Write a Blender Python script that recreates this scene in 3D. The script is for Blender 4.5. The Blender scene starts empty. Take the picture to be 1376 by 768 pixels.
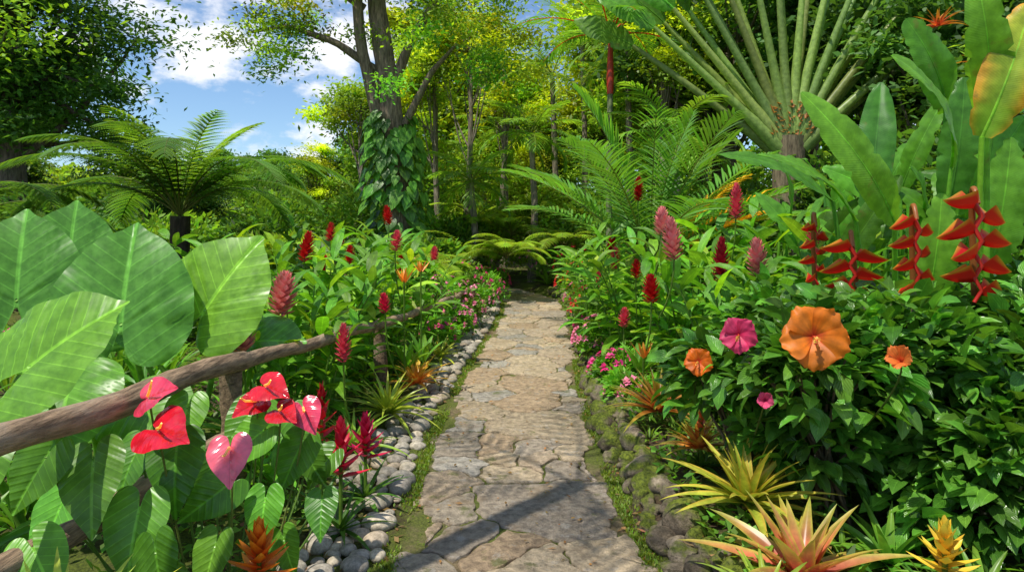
import bpy, math, numpy as np
from mathutils import Vector
R=np.random.default_rng(11)
A=np.array
sc=bpy.context.scene
# ---------------------------------------------------------------- mesh builder
class MB:
    def __init__(s): s.V=[];s.F=[];s.M=[];s.C=[];s.U=[];s.n=0
    def add(s,V,F,C,U=None,mat=0):
        V=np.asarray(V,float).reshape(-1,3);n=len(V)
        C=np.broadcast_to(np.asarray(C,float),(n,3)) 
        if U is None: U=np.zeros((n,3))
        s.V.append(V);s.C.append(C);s.U.append(U.reshape(-1,3));s.F.append(np.asarray(F)+s.n);s.M.append(mat);s.n+=n
    def obj(s,name,mats,smooth=True):
        V=np.concatenate(s.V);me=bpy.data.meshes.new(name)
        me.vertices.add(len(V));me.vertices.foreach_set('co',V.astype(np.float32).ravel())
        li=np.concatenate([f.ravel() for f in s.F]).astype(np.int32)
        lt=np.concatenate([np.full(len(f),f.shape[1]) for f in s.F])
        mi=np.concatenate([np.full(len(f),m) for f,m in zip(s.F,s.M)]).astype(np.int32)
        ls=np.concatenate([[0],np.cumsum(lt)[:-1]]).astype(np.int32)
        me.loops.add(len(li));me.polygons.add(len(lt))
        me.loops.foreach_set('vertex_index',li);me.polygons.foreach_set('loop_start',ls)
        me.polygons.foreach_set('material_index',mi)
        me.polygons.foreach_set('use_smooth',np.full(len(lt),smooth))
        me.update(calc_edges=True)
        c=me.attributes.new('Col','FLOAT_COLOR','POINT')
        c.data.foreach_set('color',np.concatenate([np.clip(np.concatenate(s.C),0,1),np.ones((len(V),1))],1).astype(np.float32).ravel())
        u=me.attributes.new('luv','FLOAT_VECTOR','POINT');u.data.foreach_set('vector',np.concatenate(s.U).astype(np.float32).ravel())
        for m in mats: me.materials.append(m)
        o=bpy.data.objects.new(name,me);sc.collection.objects.link(o);return o
def cv(c,N,v=.3,h=.12):
    c=A(c,float);b=1+v*R.uniform(-1,1,(N,1));return np.clip(c*b*(1+h*R.uniform(-1,1,(N,3))),0,1)
def bc(x,N): return np.broadcast_to(np.asarray(x,float),(N,)).copy()
lance=lambda t:np.sin(np.pi*np.clip(t,0,1)**.8)**.75
ovate=lambda t:np.sin(np.pi*np.clip(t,0,1)**.62)**.8
strap=lambda t:np.clip((1-t**3.0),0,1)**.8*(.75+.25*np.cos(t*3))
paddle=lambda t:np.clip(np.sin(np.pi*np.clip(t,0,1)**.85),0,1)**.45
linear=lambda t:(1-t)**.5*np.minimum(1,t*6+.3)
bractp=lambda t:(1-t)**.7*np.minimum(1,t*3+.45)
def blades(mb,base,az,elev,L,W,droop,prof=lance,nseg=5,K=3,fold=.25,roll=0,c0=(.05,.15,.02),c1=None,mat=0,pw=1.3,wave=0,wn=5,ce=None):
    base=np.asarray(base,float).reshape(-1,3);N=len(base)
    az,elev,L,W,droop,roll=[bc(q,N) for q in(az,elev,L,W,droop,roll)]
    t=np.linspace(0,1,nseg+1);tm=(t[1:]+t[:-1])/2
    am=elev[:,None]-droop[:,None]*tm**pw;at=elev[:,None]-droop[:,None]*t**pw
    ds=(L/nseg)[:,None]
    h=np.concatenate([np.zeros((N,1)),np.cumsum(np.cos(am)*ds,1)],1);z=np.concatenate([np.zeros((N,1)),np.cumsum(np.sin(am)*ds,1)],1)
    ca,sa=np.cos(az)[:,None],np.sin(az)[:,None]
    P=np.stack([base[:,:1]+h*ca,base[:,1:2]+h*sa,base[:,2:]+z],-1)
    S=np.stack([-sa+0*h,ca+0*h,0*h],-1);Nn=np.stack([-np.sin(at)*ca,-np.sin(at)*sa,np.cos(at)],-1)
    cr,sr=np.cos(roll)[:,None,None],np.sin(roll)[:,None,None]
    S2=cr*S+sr*Nn;N2=-sr*S+cr*Nn
    u=np.linspace(-1,1,K);w=W[:,None]*prof(t)[None,:]*.5
    wv=wave*np.sin(t*wn*6.283)[None,:,None]*np.abs(u)[None,None,:]*W[:,None,None] if wave else 0
    up=(fold*np.abs(u)[None,None,:]*w[:,:,None]+wv)
    V=P[:,:,None,:]+S2[:,:,None,:]*(w[:,:,None]*u)[...,None]+N2[:,:,None,:]*up[...,None]
    c0=np.broadcast_to(c0,(N,3));c1=c0 if c1 is None else np.broadcast_to(c1,(N,3))
    C=c0[:,None,None,:]*(1-t)[None,:,None,None]+c1[:,None,None,:]*t[None,:,None,None]+np.zeros((N,nseg+1,K,1))
    if ce is not None:
        e=(np.abs(u)**3)[None,None,:,None]*.9;C=C*(1-e)+A(ce)*e
    U=np.zeros((N,nseg+1,K,3));U[...,0]=u;U[...,1]=t[None,:,None];U[...,2]=R.random(N)[:,None,None]
    RR=nseg+1;i=(np.arange(N)*RR*K)[:,None,None]+(np.arange(nseg)*K)[None,:,None]+np.arange(K-1)[None,None,:]
    F=np.stack([i,i+1,i+K+1,i+K],-1).reshape(-1,4)
    mb.add(V.reshape(-1,3),F,C.reshape(-1,3),U,mat)
def diam(mb,pos,az,elev,L,W,col,mat=0,roll=0):
    pos=np.asarray(pos,float);N=len(pos);az,elev,L,W,roll=[bc(q,N)[:,None] for q in(az,elev,L,W,roll)]
    T=np.concatenate([np.cos(elev)*np.cos(az),np.cos(elev)*np.sin(az),np.sin(elev)],1)
    S=np.concatenate([-np.sin(az),np.cos(az),0*az],1);Nn=np.cross(T,S)
    S=np.cos(roll)*S+np.sin(roll)*Nn
    Nn=np.cross(T,S)
    V=np.stack([pos,pos+T*L*.45+S*W*.5+Nn*W*.12,pos+T*L,pos+T*L*.45-S*W*.5+Nn*W*.12],1)
    U=np.zeros((N,4,3));U[:,1,0]=1;U[:,3,0]=-1;U[:,1:,1]=[.45,1,.45];U[...,2]=R.random((N,1))
    mb.add(V.reshape(-1,3),np.arange(N*4).reshape(-1,4),np.repeat(np.broadcast_to(col,(N,3)),4,0),U,mat)
def tube(mb,P,r,ns=7,col=(.1,.07,.04),mat=0,lump=0):
    P=np.asarray(P,float);n=len(P);r=bc(r,n)
    if lump: r=r*(1+lump*R.uniform(-1,1,n))
    T=np.gradient(P,axis=0);T/=np.linalg.norm(T,axis=1)[:,None]+1e-9
    ref=A([0,0,1.]) if abs(T[0,2])<.8 else A([1.,0,0])
    S=np.cross(T,ref);S/=np.linalg.norm(S,axis=1)[:,None]+1e-9;B=np.cross(T,S)
    a=np.arange(ns)*2*np.pi/ns
    rr=r[:,None]*(1+(lump*R.uniform(-1,1,(n,ns)) if lump else 0))
    V=P[:,None]+S[:,None]*(np.cos(a)*rr)[...,None]+B[:,None]*(np.sin(a)*rr)[...,None]
    i=(np.arange(n-1)*ns)[:,None];j=np.arange(ns)[None,:];k=(j+1)%ns
    F=np.stack([i+j,i+k,i+ns+k,i+ns+j],-1).reshape(-1,4)
    U=np.zeros((n,ns,3));U[...,0]=a;U[...,1]=np.linspace(0,1,n)[:,None]
    mb.add(V,F,col,U,mat)
    V2=np.concatenate([V[-1],P[-1:]]);mb.add(V2,[[q,(q+1)%ns,ns] for q in range(ns)],col,None,mat)
    V2=np.concatenate([V[0],P[:1]]);mb.add(V2,[[(q+1)%ns,q,ns] for q in range(ns)],col,None,mat)
def bez(a,b,c,n=8):
    t=np.linspace(0,1,n)[:,None];a,b,c=A(a,float),A(b,float),A(c,float);return (1-t)**2*a+2*t*(1-t)*b+t*t*c
def nrm(v): v=A(v,float);return v/np.linalg.norm(v)
# ---------------------------------------------------------------- materials
def newmat(name):
    m=bpy.data.materials.new(name);m.use_nodes=True;nt=m.node_tree;nt.nodes.clear();return m,nt
def nd(nt,t,**k):
    n=nt.nodes.new(t)
    for a,b in k.items(): setattr(n,a,b)
    return n
def mth(nt,op,a,b=None,c=None,clamp=False):
    n=nt.nodes.new('ShaderNodeMath');n.operation=op;n.use_clamp=clamp
    for i,x in enumerate((a,b,c)):
        if x is None: continue
        if isinstance(x,(int,float)): n.inputs[i].default_value=x
        else: nt.links.new(x,n.inputs[i])
    return n.outputs[0]
def mixc(nt,f,a,b,mode='MIX'):
    n=nt.nodes.new('ShaderNodeMix');n.data_type='RGBA';n.blend_type=mode
    for s,x in((n.inputs[0],f),(n.inputs[6],a),(n.inputs[7],b)):
        if isinstance(x,(int,float)): s.default_value=x
        elif isinstance(x,tuple): s.default_value=(*x,1)
        else: nt.links.new(x,s)
    return n.outputs[2]
def noise(nt,scale,detail=4,vec=None,rough=.6):
    n=nt.nodes.new('ShaderNodeTexNoise');n.inputs['Scale'].default_value=scale;n.inputs['Detail'].default_value=detail;n.inputs['Roughness'].default_value=rough
    if vec is None:
        tc=nt.nodes.new('ShaderNodeTexCoord');vec=tc.outputs['Object']
    nt.links.new(vec,n.inputs['Vector']);return n.outputs[0]
def ramp(nt,f,lo,hi):
    n=nt.nodes.new('ShaderNodeMapRange');n.inputs[1].default_value=lo;n.inputs[2].default_value=hi;n.interpolation_type='SMOOTHSTEP';nt.links.new(f,n.inputs[0]);return n.outputs[0]
def bumpn(nt,h,d,s=.5):
    b=nt.nodes.new('ShaderNodeBump');b.inputs['Distance'].default_value=d;b.inputs['Strength'].default_value=s;nt.links.new(h,b.inputs['Height']);return b.outputs[0]
def leafmat(name,rough=.4,trans=.35,vein=0,slant=.8,midrib=.06,nv=.6,simple=False,vc=1.9,tc=(1.8,1.6,.65),spec=.4,blem=0,gain=1.4,bd=.003):
    m,nt=newmat(name);L=nt.links
    at=nd(nt,'ShaderNodeAttribute',attribute_name='Col');col=at.outputs['Color'];nb=None
    if gain!=1: col=mixc(nt,1.0,col,(gain*1.08,gain,gain*.85),'MULTIPLY')
    if not simple:
        uv=nd(nt,'ShaderNodeAttribute',attribute_name='luv');sx=nt.nodes.new('ShaderNodeSeparateXYZ');L.new(uv.outputs['Vector'],sx.inputs[0])
        au=mth(nt,'ABSOLUTE',sx.outputs[0])
        nz=noise(nt,14,3);f=ramp(nt,nz,.25,.75)
        col=mixc(nt,1.0,col,mixc(nt,f,(.68,.72,.66),(1.27,1.22,1.2)),'MULTIPLY')
        mr=ramp(nt,au,midrib,midrib*.4) if midrib else None
        v=mr
        if vein:
            q=mth(nt,'FRACT',mth(nt,'MULTIPLY',mth(nt,'SUBTRACT',sx.outputs[1],mth(nt,'MULTIPLY',au,slant)),vein))
            q=mth(nt,'ABSOLUTE',mth(nt,'SUBTRACT',q,.5))
            ln=mth(nt,'MULTIPLY',ramp(nt,q,.07,.01),nv)
            v=mth(nt,'MAXIMUM',mr,ln) if mr else ln
            nb=bumpn(nt,ramp(nt,q,0,.35),bd,.5)
        if v: col=mixc(nt,mth(nt,'MULTIPLY',v,.6),col,mixc(nt,1.0,col,(vc,vc*.95,vc),'MULTIPLY'))
        if blem:
            bz=ramp(nt,noise(nt,9,5),.62,.72);col=mixc(nt,mth(nt,'MULTIPLY',bz,blem),col,(.2,.17,.04))
    p=nd(nt,'ShaderNodeBsdfPrincipled');p.inputs['Roughness'].default_value=rough;p.inputs['Specular IOR Level'].default_value=spec
    L.new(col,p.inputs['Base Color'])
    if nb: L.new(nb,p.inputs['Normal'])
    tr=nt.nodes.new('ShaderNodeBsdfTranslucent');L.new(mixc(nt,1.0,col,tuple(tc),'MULTIPLY'),tr.inputs[0])
    mx=nt.nodes.new('ShaderNodeMixShader');mx.inputs[0].default_value=trans;L.new(p.outputs[0],mx.inputs[1]);L.new(tr.outputs[0],mx.inputs[2])
    o=nt.nodes.new('ShaderNodeOutputMaterial');L.new(mx.outputs[0],o.inputs[0]);return m
LEAF=leafmat('leaf_blade',.38,.35,0)
RIBB=leafmat('leaf_ribbed',.36,.36,14,.3,nv=.3,gain=1.5)
BANANA=leafmat('banana_leaf',.36,.40,60,.08,.05,.14,blem=.5,bd=.0012,gain=1.4)
HEART=leafmat('heart_leaf',.34,.3,6.5,.75,.03,.6,vc=2.4,bd=.003,gain=1.4)
TREEL=leafmat('tree_leaf',.5,.42,simple=True,gain=1.65)
FERN=leafmat('fern_leaf',.5,.42,simple=True,gain=1.6)
GLOSS=leafmat('glossy_leaf',.25,.25,7,.5,.07,.3,gain=1.45)
PETAL=leafmat('petal',.5,.35,0,0,0,0,tc=(1.1,1.1,1.1),gain=1)
BRACT=leafmat('bract',.38,.2,simple=True,tc=(1.1,1.1,1.1),gain=1)
BPET=leafmat('bromeliad_leaf',.33,.3,0,tc=(1.4,1.3,.8),gain=1.2,midrib=0)
SPATHE=leafmat('spathe',.16,.08,5,.75,.02,.2,tc=(1.1,1.1,1.1),vc=.75,spec=.6,gain=1.0,bd=.002)
def solid(name,kind):
    m,nt=newmat(name);L=nt.links
    at=nd(nt,'ShaderNodeAttribute',attribute_name='Col');col=at.outputs['Color']
    tc=nt.nodes.new('ShaderNodeTexCoord');geo=nt.nodes.new('ShaderNodeNewGeometry')
    sz=nt.nodes.new('ShaderNodeSeparateXYZ');L.new(geo.outputs['Normal'],sz.inputs[0])
    rough=.8
    if kind=='flag':
        n1=noise(nt,3.5,6);n2=noise(nt,22,8,rough=.72);n3=noise(nt,90,3);n4=noise(nt,9,6,rough=.7)
        col=mixc(nt,1.0,col,mixc(nt,ramp(nt,n2,.32,.68),(.58,.56,.54),(1.35,1.3,1.22)),'MULTIPLY')
        col=mixc(nt,mth(nt,'MULTIPLY',ramp(nt,n1,.52,.66),.5),col,(.27,.19,.11))
        col=mixc(nt,mth(nt,'MULTIPLY',ramp(nt,n4,.56,.66),.5),col,(.50,.46,.40))
        col=mixc(nt,mth(nt,'MULTIPLY',ramp(nt,noise(nt,5,7,rough=.7),.58,.66),.7),col,(.12,.14,.03))
        h=mth(nt,'ADD',mth(nt,'MULTIPLY',n2,.9),mth(nt,'ADD',n1,mth(nt,'MULTIPLY',n3,.25)));nb=bumpn(nt,h,.04,1.0)
    elif kind=='pebble':
        n2=noise(nt,40,5,rough=.7);n1=noise(nt,7,4)
        col=mixc(nt,1.0,col,mixc(nt,ramp(nt,n2,.3,.7),(.6,.58,.54),(1.25,1.22,1.18)),'MULTIPLY')
        col=mixc(nt,mth(nt,'MULTIPLY',ramp(nt,n1,.56,.7),.6),col,(.14,.13,.05))
        nb=bumpn(nt,n2,.008,.6)
    elif kind=='moss':
        n2=noise(nt,22,7,rough=.75);n1=noise(nt,5,5)
        col=mixc(nt,1.0,col,mixc(nt,ramp(nt,n2,.3,.7),(.45,.43,.4),(1.35,1.3,1.25)),'MULTIPLY')
        mf=mth(nt,'MULTIPLY',ramp(nt,n1,.38,.54),ramp(nt,sz.outputs[2],-.2,.5))
        col=mixc(nt,mf,col,mixc(nt,ramp(nt,noise(nt,60,3),.3,.7),(.07,.10,.012),(.24,.29,.03)))
        nb=bumpn(nt,mth(nt,'ADD',n2,n1),.05,1.0)
    elif kind=='bark' or kind=='wood':
        mp=nt.nodes.new('ShaderNodeMapping');L.new(tc.outputs['Object'],mp.inputs[0])
        mp.inputs['Scale'].default_value=(1,1,.16) if kind=='bark' else (1,.12,1)
        n2=noise(nt,24 if kind=='bark' else 45,6,mp.outputs[0],.7);n1=noise(nt,3,5)
        col=mixc(nt,1.0,col,mixc(nt,ramp(nt,n2,.32,.68),(.4,.38,.36),(1.4,1.36,1.3)),'MULTIPLY')
        col=mixc(nt,mth(nt,'MULTIPLY',ramp(nt,n1,.5,.68),.5),col,(.12,.14,.06) if kind=='bark' else (.40,.33,.25))
        nb=bumpn(nt,n2,.03 if kind=='bark' else .016,1.0)
    elif kind=='soil':
        n2=noise(nt,30,8,rough=.75);n1=noise(nt,1.8,6)
        col=mixc(nt,1.0,col,mixc(nt,ramp(nt,n2,.3,.7),(.45,.42,.4),(1.5,1.45,1.35)),'MULTIPLY')
        col=mixc(nt,mth(nt,'MULTIPLY',ramp(nt,n1,.40,.54),.85),col,mixc(nt,ramp(nt,noise(nt,80,3),.3,.7),(.06,.09,.012),(.18,.23,.025)))
        nb=bumpn(nt,n2,.05,.9);rough=.95
    p=nd(nt,'ShaderNodeBsdfPrincipled');p.inputs['Roughness'].default_value=rough
    p.inputs['Specular IOR Level'].default_value=.3
    L.new(col,p.inputs['Base Color']);L.new(nb,p.inputs['Normal'])
    o=nt.nodes.new('ShaderNodeOutputMaterial');L.new(p.outputs[0],o.inputs[0]);return m
FLAG=solid('flagstone','flag');PEB=solid('river_stone','pebble');MOSS=solid('mossy_rock','moss');BARK=solid('bark','bark');WOOD=solid('weathered_wood','wood');SOIL=solid('soil_moss','soil')
# ---------------------------------------------------------------- terrain
PY=[-2,0,3.1,4.9,7.3,10.5,13,14.5,16,18,20];PX=[.1,.08,.04,.0,.1,.35,.44,.3,-.25,-1.4,-2.9]
_k=np.linspace(-2,20,400);_c=np.interp(_k,PY,PX);_c=np.convolve(np.pad(_c,12,mode='edge'),np.ones(25)/25,'valid')
def cx(y): return np.interp(y,_k,_c)
def gz(x,y):
    x=np.asarray(x,float);y=np.asarray(y,float);d=x-cx(y)
    sm=lambda v:np.clip(v,0,1)**2*(3-2*np.clip(v,0,1))
    z=.13*sm((d-.62)/.3)+.1*sm((-d-1.05)/.5)
    z=z+sm((np.abs(d)-.65)/1.)*(.04*np.sin(x*2.1+y*1.3)+.03*np.sin(x*4.3-y*3.1))
    return z+.02*np.clip(y-24,0,400)*sm((y-24)/20)
def axis(lo,hi,fine,n):
    a=np.arange(lo,hi,fine);o=fine*1.18**np.arange(1,n);return np.concatenate([lo-np.cumsum(o)[::-1],a,hi+np.cumsum(o)])
gx=axis(-4,4,.06,36);gy=axis(0,17,.08,34)
X,Y=np.meshgrid(gx,gy);Z=gz(X,Y);dd=np.abs(X-cx(Y));Z+=(np.hypot(X,Y-6)<14)*(.002+.006*(dd>.6))*(np.sin(X*31+2*np.sin(Y*17))+np.sin(Y*27+X*9))
nx=len(gx);ny=len(gy);i=(np.arange(ny-1)*nx)[:,None]+np.arange(nx-1)[None]
F=np.stack([i,i+1,i+nx+1,i+nx],-1).reshape(-1,4)
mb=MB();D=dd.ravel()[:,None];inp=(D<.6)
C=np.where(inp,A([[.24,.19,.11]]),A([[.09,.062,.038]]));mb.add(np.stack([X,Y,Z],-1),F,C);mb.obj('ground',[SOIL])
# ---------------------------------------------------------------- flagstone path
def clip(poly,p,n):
    out=[];m=len(poly)
    for a in range(m):
        P,Q=poly[a],poly[(a+1)%m];dp=(P-p)@n;dq=(Q-p)@n
        if dp<=0: out.append(P)
        if dp*dq<0: out.append(P+(Q-P)*dp/(dp-dq))
    return out
seeds=[];tries=0
while tries<14000:
    tries+=1;p=A([R.uniform(-.58,.58),R.uniform(.3,17.5)]);rad=R.choice([.18,.5,.75,.95],p=[.22,.25,.28,.25])
    if tries<600 and rad<.5: continue
    if all(np.hypot((p-q[:2])[0],(p-q[:2])[1])>(rad+q[2])*.5 for q in seeds): seeds.append(A([*p,rad]))
S=A(seeds);mb=MB()
for s in S:
    p=s[:2];e=.54+.05*math.sin(p[1]*3.1);e2=.54+.05*math.sin(p[1]*2.3+1)
    poly=[A([-e,p[1]-.8]),A([e2,p[1]-.8]),A([e2,p[1]+.8]),A([-e,p[1]+.8])]
    for q in S:
        rq=q[2];q=q[:2];dd=q-p;l=np.hypot(*dd)
        if 0<l<2.2: poly=clip(poly,p+dd*(.5+(s[2]-rq)*.28/max(l,.3)*.5)-dd/l*.008,dd/l)
        if len(poly)<3: break
    if len(poly)<3: continue
    pts=[]
    for a in range(len(poly)):
        P,Q=poly[a],poly[(a+1)%len(poly)];l=np.hypot(*(Q-P));k=max(1,int(l/.022))
        for j in range(k): pts.append(P+(Q-P)*j/k)
    pts=A(pts)
    if len(pts)<8: continue
    pts=.5*pts+.25*np.roll(pts,1,0)+.25*np.roll(pts,-1,0)
    x,y=pts[:,0].copy(),pts[:,1].copy()
    pts[:,0]+=.035*np.sin(6.3*y+2*np.sin(4*x))+.018*np.sin(19*y+11*x)+.008*np.sin(47*y-31*x);pts[:,1]+=.055*np.sin(7.1*x+4*y)+.022*np.sin(17*x-13*y)+.009*np.sin(43*x+37*y)
    pts=pts+R.uniform(-.005,.005,pts.shape);c=pts.mean(0);n=len(pts)
    tilt=R.uniform(-.012,.012,2);hh=R.uniform(.010,.02);rings=[]
    for f,zz in((1.0,-.03),(1.0,hh*.5),(.988,hh-.002),(.96,hh),(.5,hh+.001)):
        q=c+(pts-c)*f;zq=zz+((q-c)@tilt if zz>0 else 0)+(.003*np.sin(q[:,0]*23+q[:,1]*17) if zz>0 else 0)
        rings.append(np.stack([q[:,0]+cx(q[:,1]),q[:,1],zq+0*q[:,0]],-1))
    V=np.concatenate(rings+[A([[c[0]+cx(c[1]),c[1],hh+.001]])])
    j=np.arange(n);k=(j+1)%n;Fq=np.concatenate([np.stack([r*n+j,r*n+k,(r+1)*n+k,(r+1)*n+j],-1) for r in range(4)])
    base=A([(.50,.40,.29),(.42,.36,.28),(.52,.42,.29),(.40,.34,.27),(.47,.35,.23),(.42,.39,.34)])[R.integers(6)]*R.uniform(.8,1.08)
    mb.add(V,Fq,base,None,0)
    mb.F.append(np.stack([4*n+j,4*n+k,np.full(n,5*n)],-1)+mb.n-len(V));mb.M.append(0)
mb.obj('stone_path',[FLAG])
# ---------------------------------------------------------------- stones
def ico(sub):
    import bmesh
    bm=bmesh.new();bmesh.ops.create_icosphere(bm,subdivisions=sub,radius=1);V=A([v.co[:] for v in bm.verts]);F=A([[v.index for v in f.verts] for f in bm.faces]);bm.free();return V,F
I3=ico(3);I2=ico(2)
def stones(mb,P,rad,flat,cols,rough,T):
    V0,F0=T
    for p,r in zip(P,rad):
        ph=R.uniform(0,6,6);d=1+rough*(np.sin(V0@R.normal(0,1.6,3)+ph[0])+.6*np.sin(V0@R.normal(0,3,3)+ph[1])+.3*np.sin(V0@R.normal(0,6,3)+ph[2]))
        s=A([R.uniform(.85,1.3),R.uniform(.8,1.05),flat*R.uniform(.8,1.2)])*r;V=V0*d[:,None]*s
        a=R.uniform(0,3.14);ca,sa=math.cos(a),math.sin(a);V=np.stack([V[:,0]*ca-V[:,1]*sa,V[:,0]*sa+V[:,1]*ca,V[:,2]],-1)+p
        mb.add(V,F0,cols[R.integers(len(cols))]*R.uniform(.7,1.2),None,0)
def scatter(n,fx,y0,y1,rf,pk=.86):
    out=[];tr=0
    while tr<n:
        tr+=1;y=y0+(y1-y0)*R.random()**1.3;x=fx(y);r=rf(y)
        if all((x-q[0])**2+(y-q[1])**2>(pk*(r+q[2]))**2 for q in out): out.append((x,y,r))
    return A(out)
bw=lambda y:float(np.interp(y,[2,3.6,5,7.5,14],[.44,.40,.34,.28,.22]))
q=scatter(9000,lambda y:cx(y)-.68-R.random()*bw(y),2,14.5,lambda y:R.uniform(.035,.085))
P=np.stack([q[:,0],q[:,1],gz(q[:,0],q[:,1])+.3*q[:,2]],-1);mb=MB()
cols=A([(.42,.38,.31),(.36,.33,.28),(.48,.42,.33),(.32,.29,.25),(.40,.33,.25)])
nr=q[:,1]<6;stones(mb,P[nr],q[nr,2],.62,cols,.05,I3);stones(mb,P[~nr],q[~nr,2],.62,cols,.05,I2)
mb.obj('river_stone_border',[PEB])
q=scatter(6000,lambda y:cx(y)+.68+R.random()*.2,2,15,lambda y:R.uniform(.04,.12),.70)
mb=MB();P=np.stack([q[:,0],q[:,1],gz(q[:,0],q[:,1])+.25*q[:,2]],-1);stones(mb,P,q[:,2],.85,A([(.3,.25,.18),(.36,.30,.22),(.22,.18,.13)]),.2,I3)
mb.obj('mossy_rock_edging',[MOSS])
# leaf litter + moss tufts
mb=MB();N=3000;y=2+13*R.random(N)**1.3;sd=R.choice([-1,1],N);x=cx(y)+np.where(sd>0,R.uniform(.55,1.5,N),-R.uniform(.55,1.7,N));z=gz(x,y)+.012
diam(mb,np.stack([x,y,z],-1),R.uniform(0,6.3,N),R.normal(.05,.2,N),R.uniform(.025,.07,N),R.uniform(.012,.03,N),cv((.17,.11,.05),N,.6,.2),0,R.normal(0,.5,N))
N=420;y=2+14*R.random(N)**1.3;x=cx(y)+.5*np.sign(R.uniform(-1,1,N))*R.random(N)**.6
diam(mb,np.stack([x,y,0*x+.024],-1),R.uniform(0,6.3,N),R.normal(.05,.1,N),R.uniform(.015,.05,N),R.uniform(.01,.02,N),cv((.2,.13,.05),N,.6,.2),0,R.normal(0,.3,N))
mb.obj('leaf_litter',[TREEL])
mb=MB();N=40000;y=2+13*R.random(N)**1.4;sd=R.random(N)<.5;e=np.abs(R.normal(0,.06,N))
x=cx(y)+np.where(sd,.56+e*1.3,-.56-e);k=np.sin(y*5)+np.sin(x*9+y*2.7)+R.normal(0,.5,N)>-.7;x,y=x[k],y[k];N=len(x)
diam(mb,np.stack([x,y,gz(x,y)+.0],-1),R.uniform(0,6.3,N),R.uniform(.4,1.4,N),R.uniform(.012,.035,N),R.uniform(.006,.014,N),cv((.10,.16,.02),N,.4,.2))
N=12000;y=2+13*R.random(N)**1.4;x=cx(y)+R.uniform(-.52,.52,N)
diam(mb,np.stack([x,y,gz(x,y)-.004],-1),R.uniform(0,6.3,N),R.uniform(.2,.9,N),R.uniform(.01,.02,N),R.uniform(.006,.012,N),cv((.09,.14,.02),N,.4,.2))
mb.obj('moss_and_grass',[TREEL])
# ---------------------------------------------------------------- log fence
mb=MB()
def log(pts,r,col=(.30,.21,.135)):
    P=[];pts=A(pts,float)
    for a,b in zip(pts[:-1],pts[1:]):
        k=max(2,int(np.linalg.norm(b-a)/.09))
        for j in range(k): P.append(a+(b-a)*j/k)
    P.append(pts[-1]);P=A(P);s=np.linspace(0,len(P)*.09,len(P));P[:,2]+=.012*np.sin(s*5);P[:,0]+=.012*np.sin(s*3.7+1)
    rr=r*(1+.06*np.sin(s*6)+.04*R.normal(0,1,len(P)));tube(mb,P,rr,18,col,0,.03)
log([(-1.95,.6,.93),(-1.66,2.2,.89),(-1.5,3.75,.84)],.055)
log([(-1.53,3.6,.83),(-1.28,4.9,.78),(-1.15,6.2,.70)],.042)
log([(-1.17,6.0,.69),(-.9,8.4,.60),(-.66,11.2,.50)],.038)
log([(-1.98,.6,.50),(-1.68,2.2,.46),(-1.53,3.75,.42)],.05)
for x,y,h in((-1.53,3.68,.80),(-1.2,6.1,.67),(-.78,9.6,.56),(-1.85,1.0,.86),(-.67,11.2,.5)): log([(x,y,-.1),(x,y,h)],.06,(.23,.16,.10))
mb.obj('log_fence',[WOOD])
# ---------------------------------------------------------------- plant kit
def outline(HK):
    HK=A(HK,float)
    def cr(k):
        a=np.vstack([HK[1]*[1,-1],HK,HK[-1]+[.2,0]]);i=min(int(k),8);f=k-i;p=a[i:i+4]
        return .5*((2*p[1])+(-p[0]+p[2])*f+(2*p[0]-5*p[1]+4*p[2]-p[3])*f*f+(-p[0]+3*p[1]-3*p[2]+p[3])*f**3)
    H=A([cr(k) for k in np.linspace(0,9,46)]);H[:,1]=np.maximum(H[:,1],0);H[0]=HK[0];return np.vstack([H,(H*[1,-1])[::-1]])
HO=outline([(1,0),(.86,.10),(.66,.24),(.42,.38),(.15,.47),(-.1,.47),(-.3,.38),(-.40,.22),(-.33,.07),(-.10,.012)])
HR=outline([(1.02,0),(.93,.10),(.80,.28),(.58,.45),(.28,.56),(-.02,.57),(-.27,.48),(-.40,.30),(-.34,.11),(-.08,.012)])
def heart(mb,o,tip,nh,L,col,mat=0,droop=.15,cup=.12,pleat=.02,wid=1.0,nvein=6.5,ruf=.0,H=HO):
    X=nrm(tip);n=A(nh,float);n=nrm(n-X*(n@X));Yv=np.cross(n,X)
    ri=A([.02,.1,.2,.32,.45,.58,.7,.8,.9,1.0]);G=ri[:,None,None]*H[None];x=G[...,0];y=G[...,1]*wid
    q=x-np.abs(y)*.75;ph=R.uniform(0,6)
    z=-droop*np.where(x>0,x,x*.6)**2+cup*np.abs(y)-cup*1.3*y*y+pleat*np.cos(2*np.pi*q*nvein)*np.minimum(1,np.abs(y)*6)+ruf*ri[:,None]**3*np.sin(H[None,:,0]*14+ph)*np.sign(y)
    V=A(o)+L*(x[...,None]*X+y[...,None]*Yv+z[...,None]*n);m=H.shape[0];r=len(ri)
    i=(np.arange(r-1)*m)[:,None];j=np.arange(m-1)[None];F=np.stack([i+j,i+j+1,i+m+j+1,i+m+j],-1).reshape(-1,4)
    U=np.stack([y,q+np.abs(y)*.75,0*x+R.random()],-1)
    mb.add(V,F,np.broadcast_to(col,(r*m,3)),U,mat)
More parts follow.
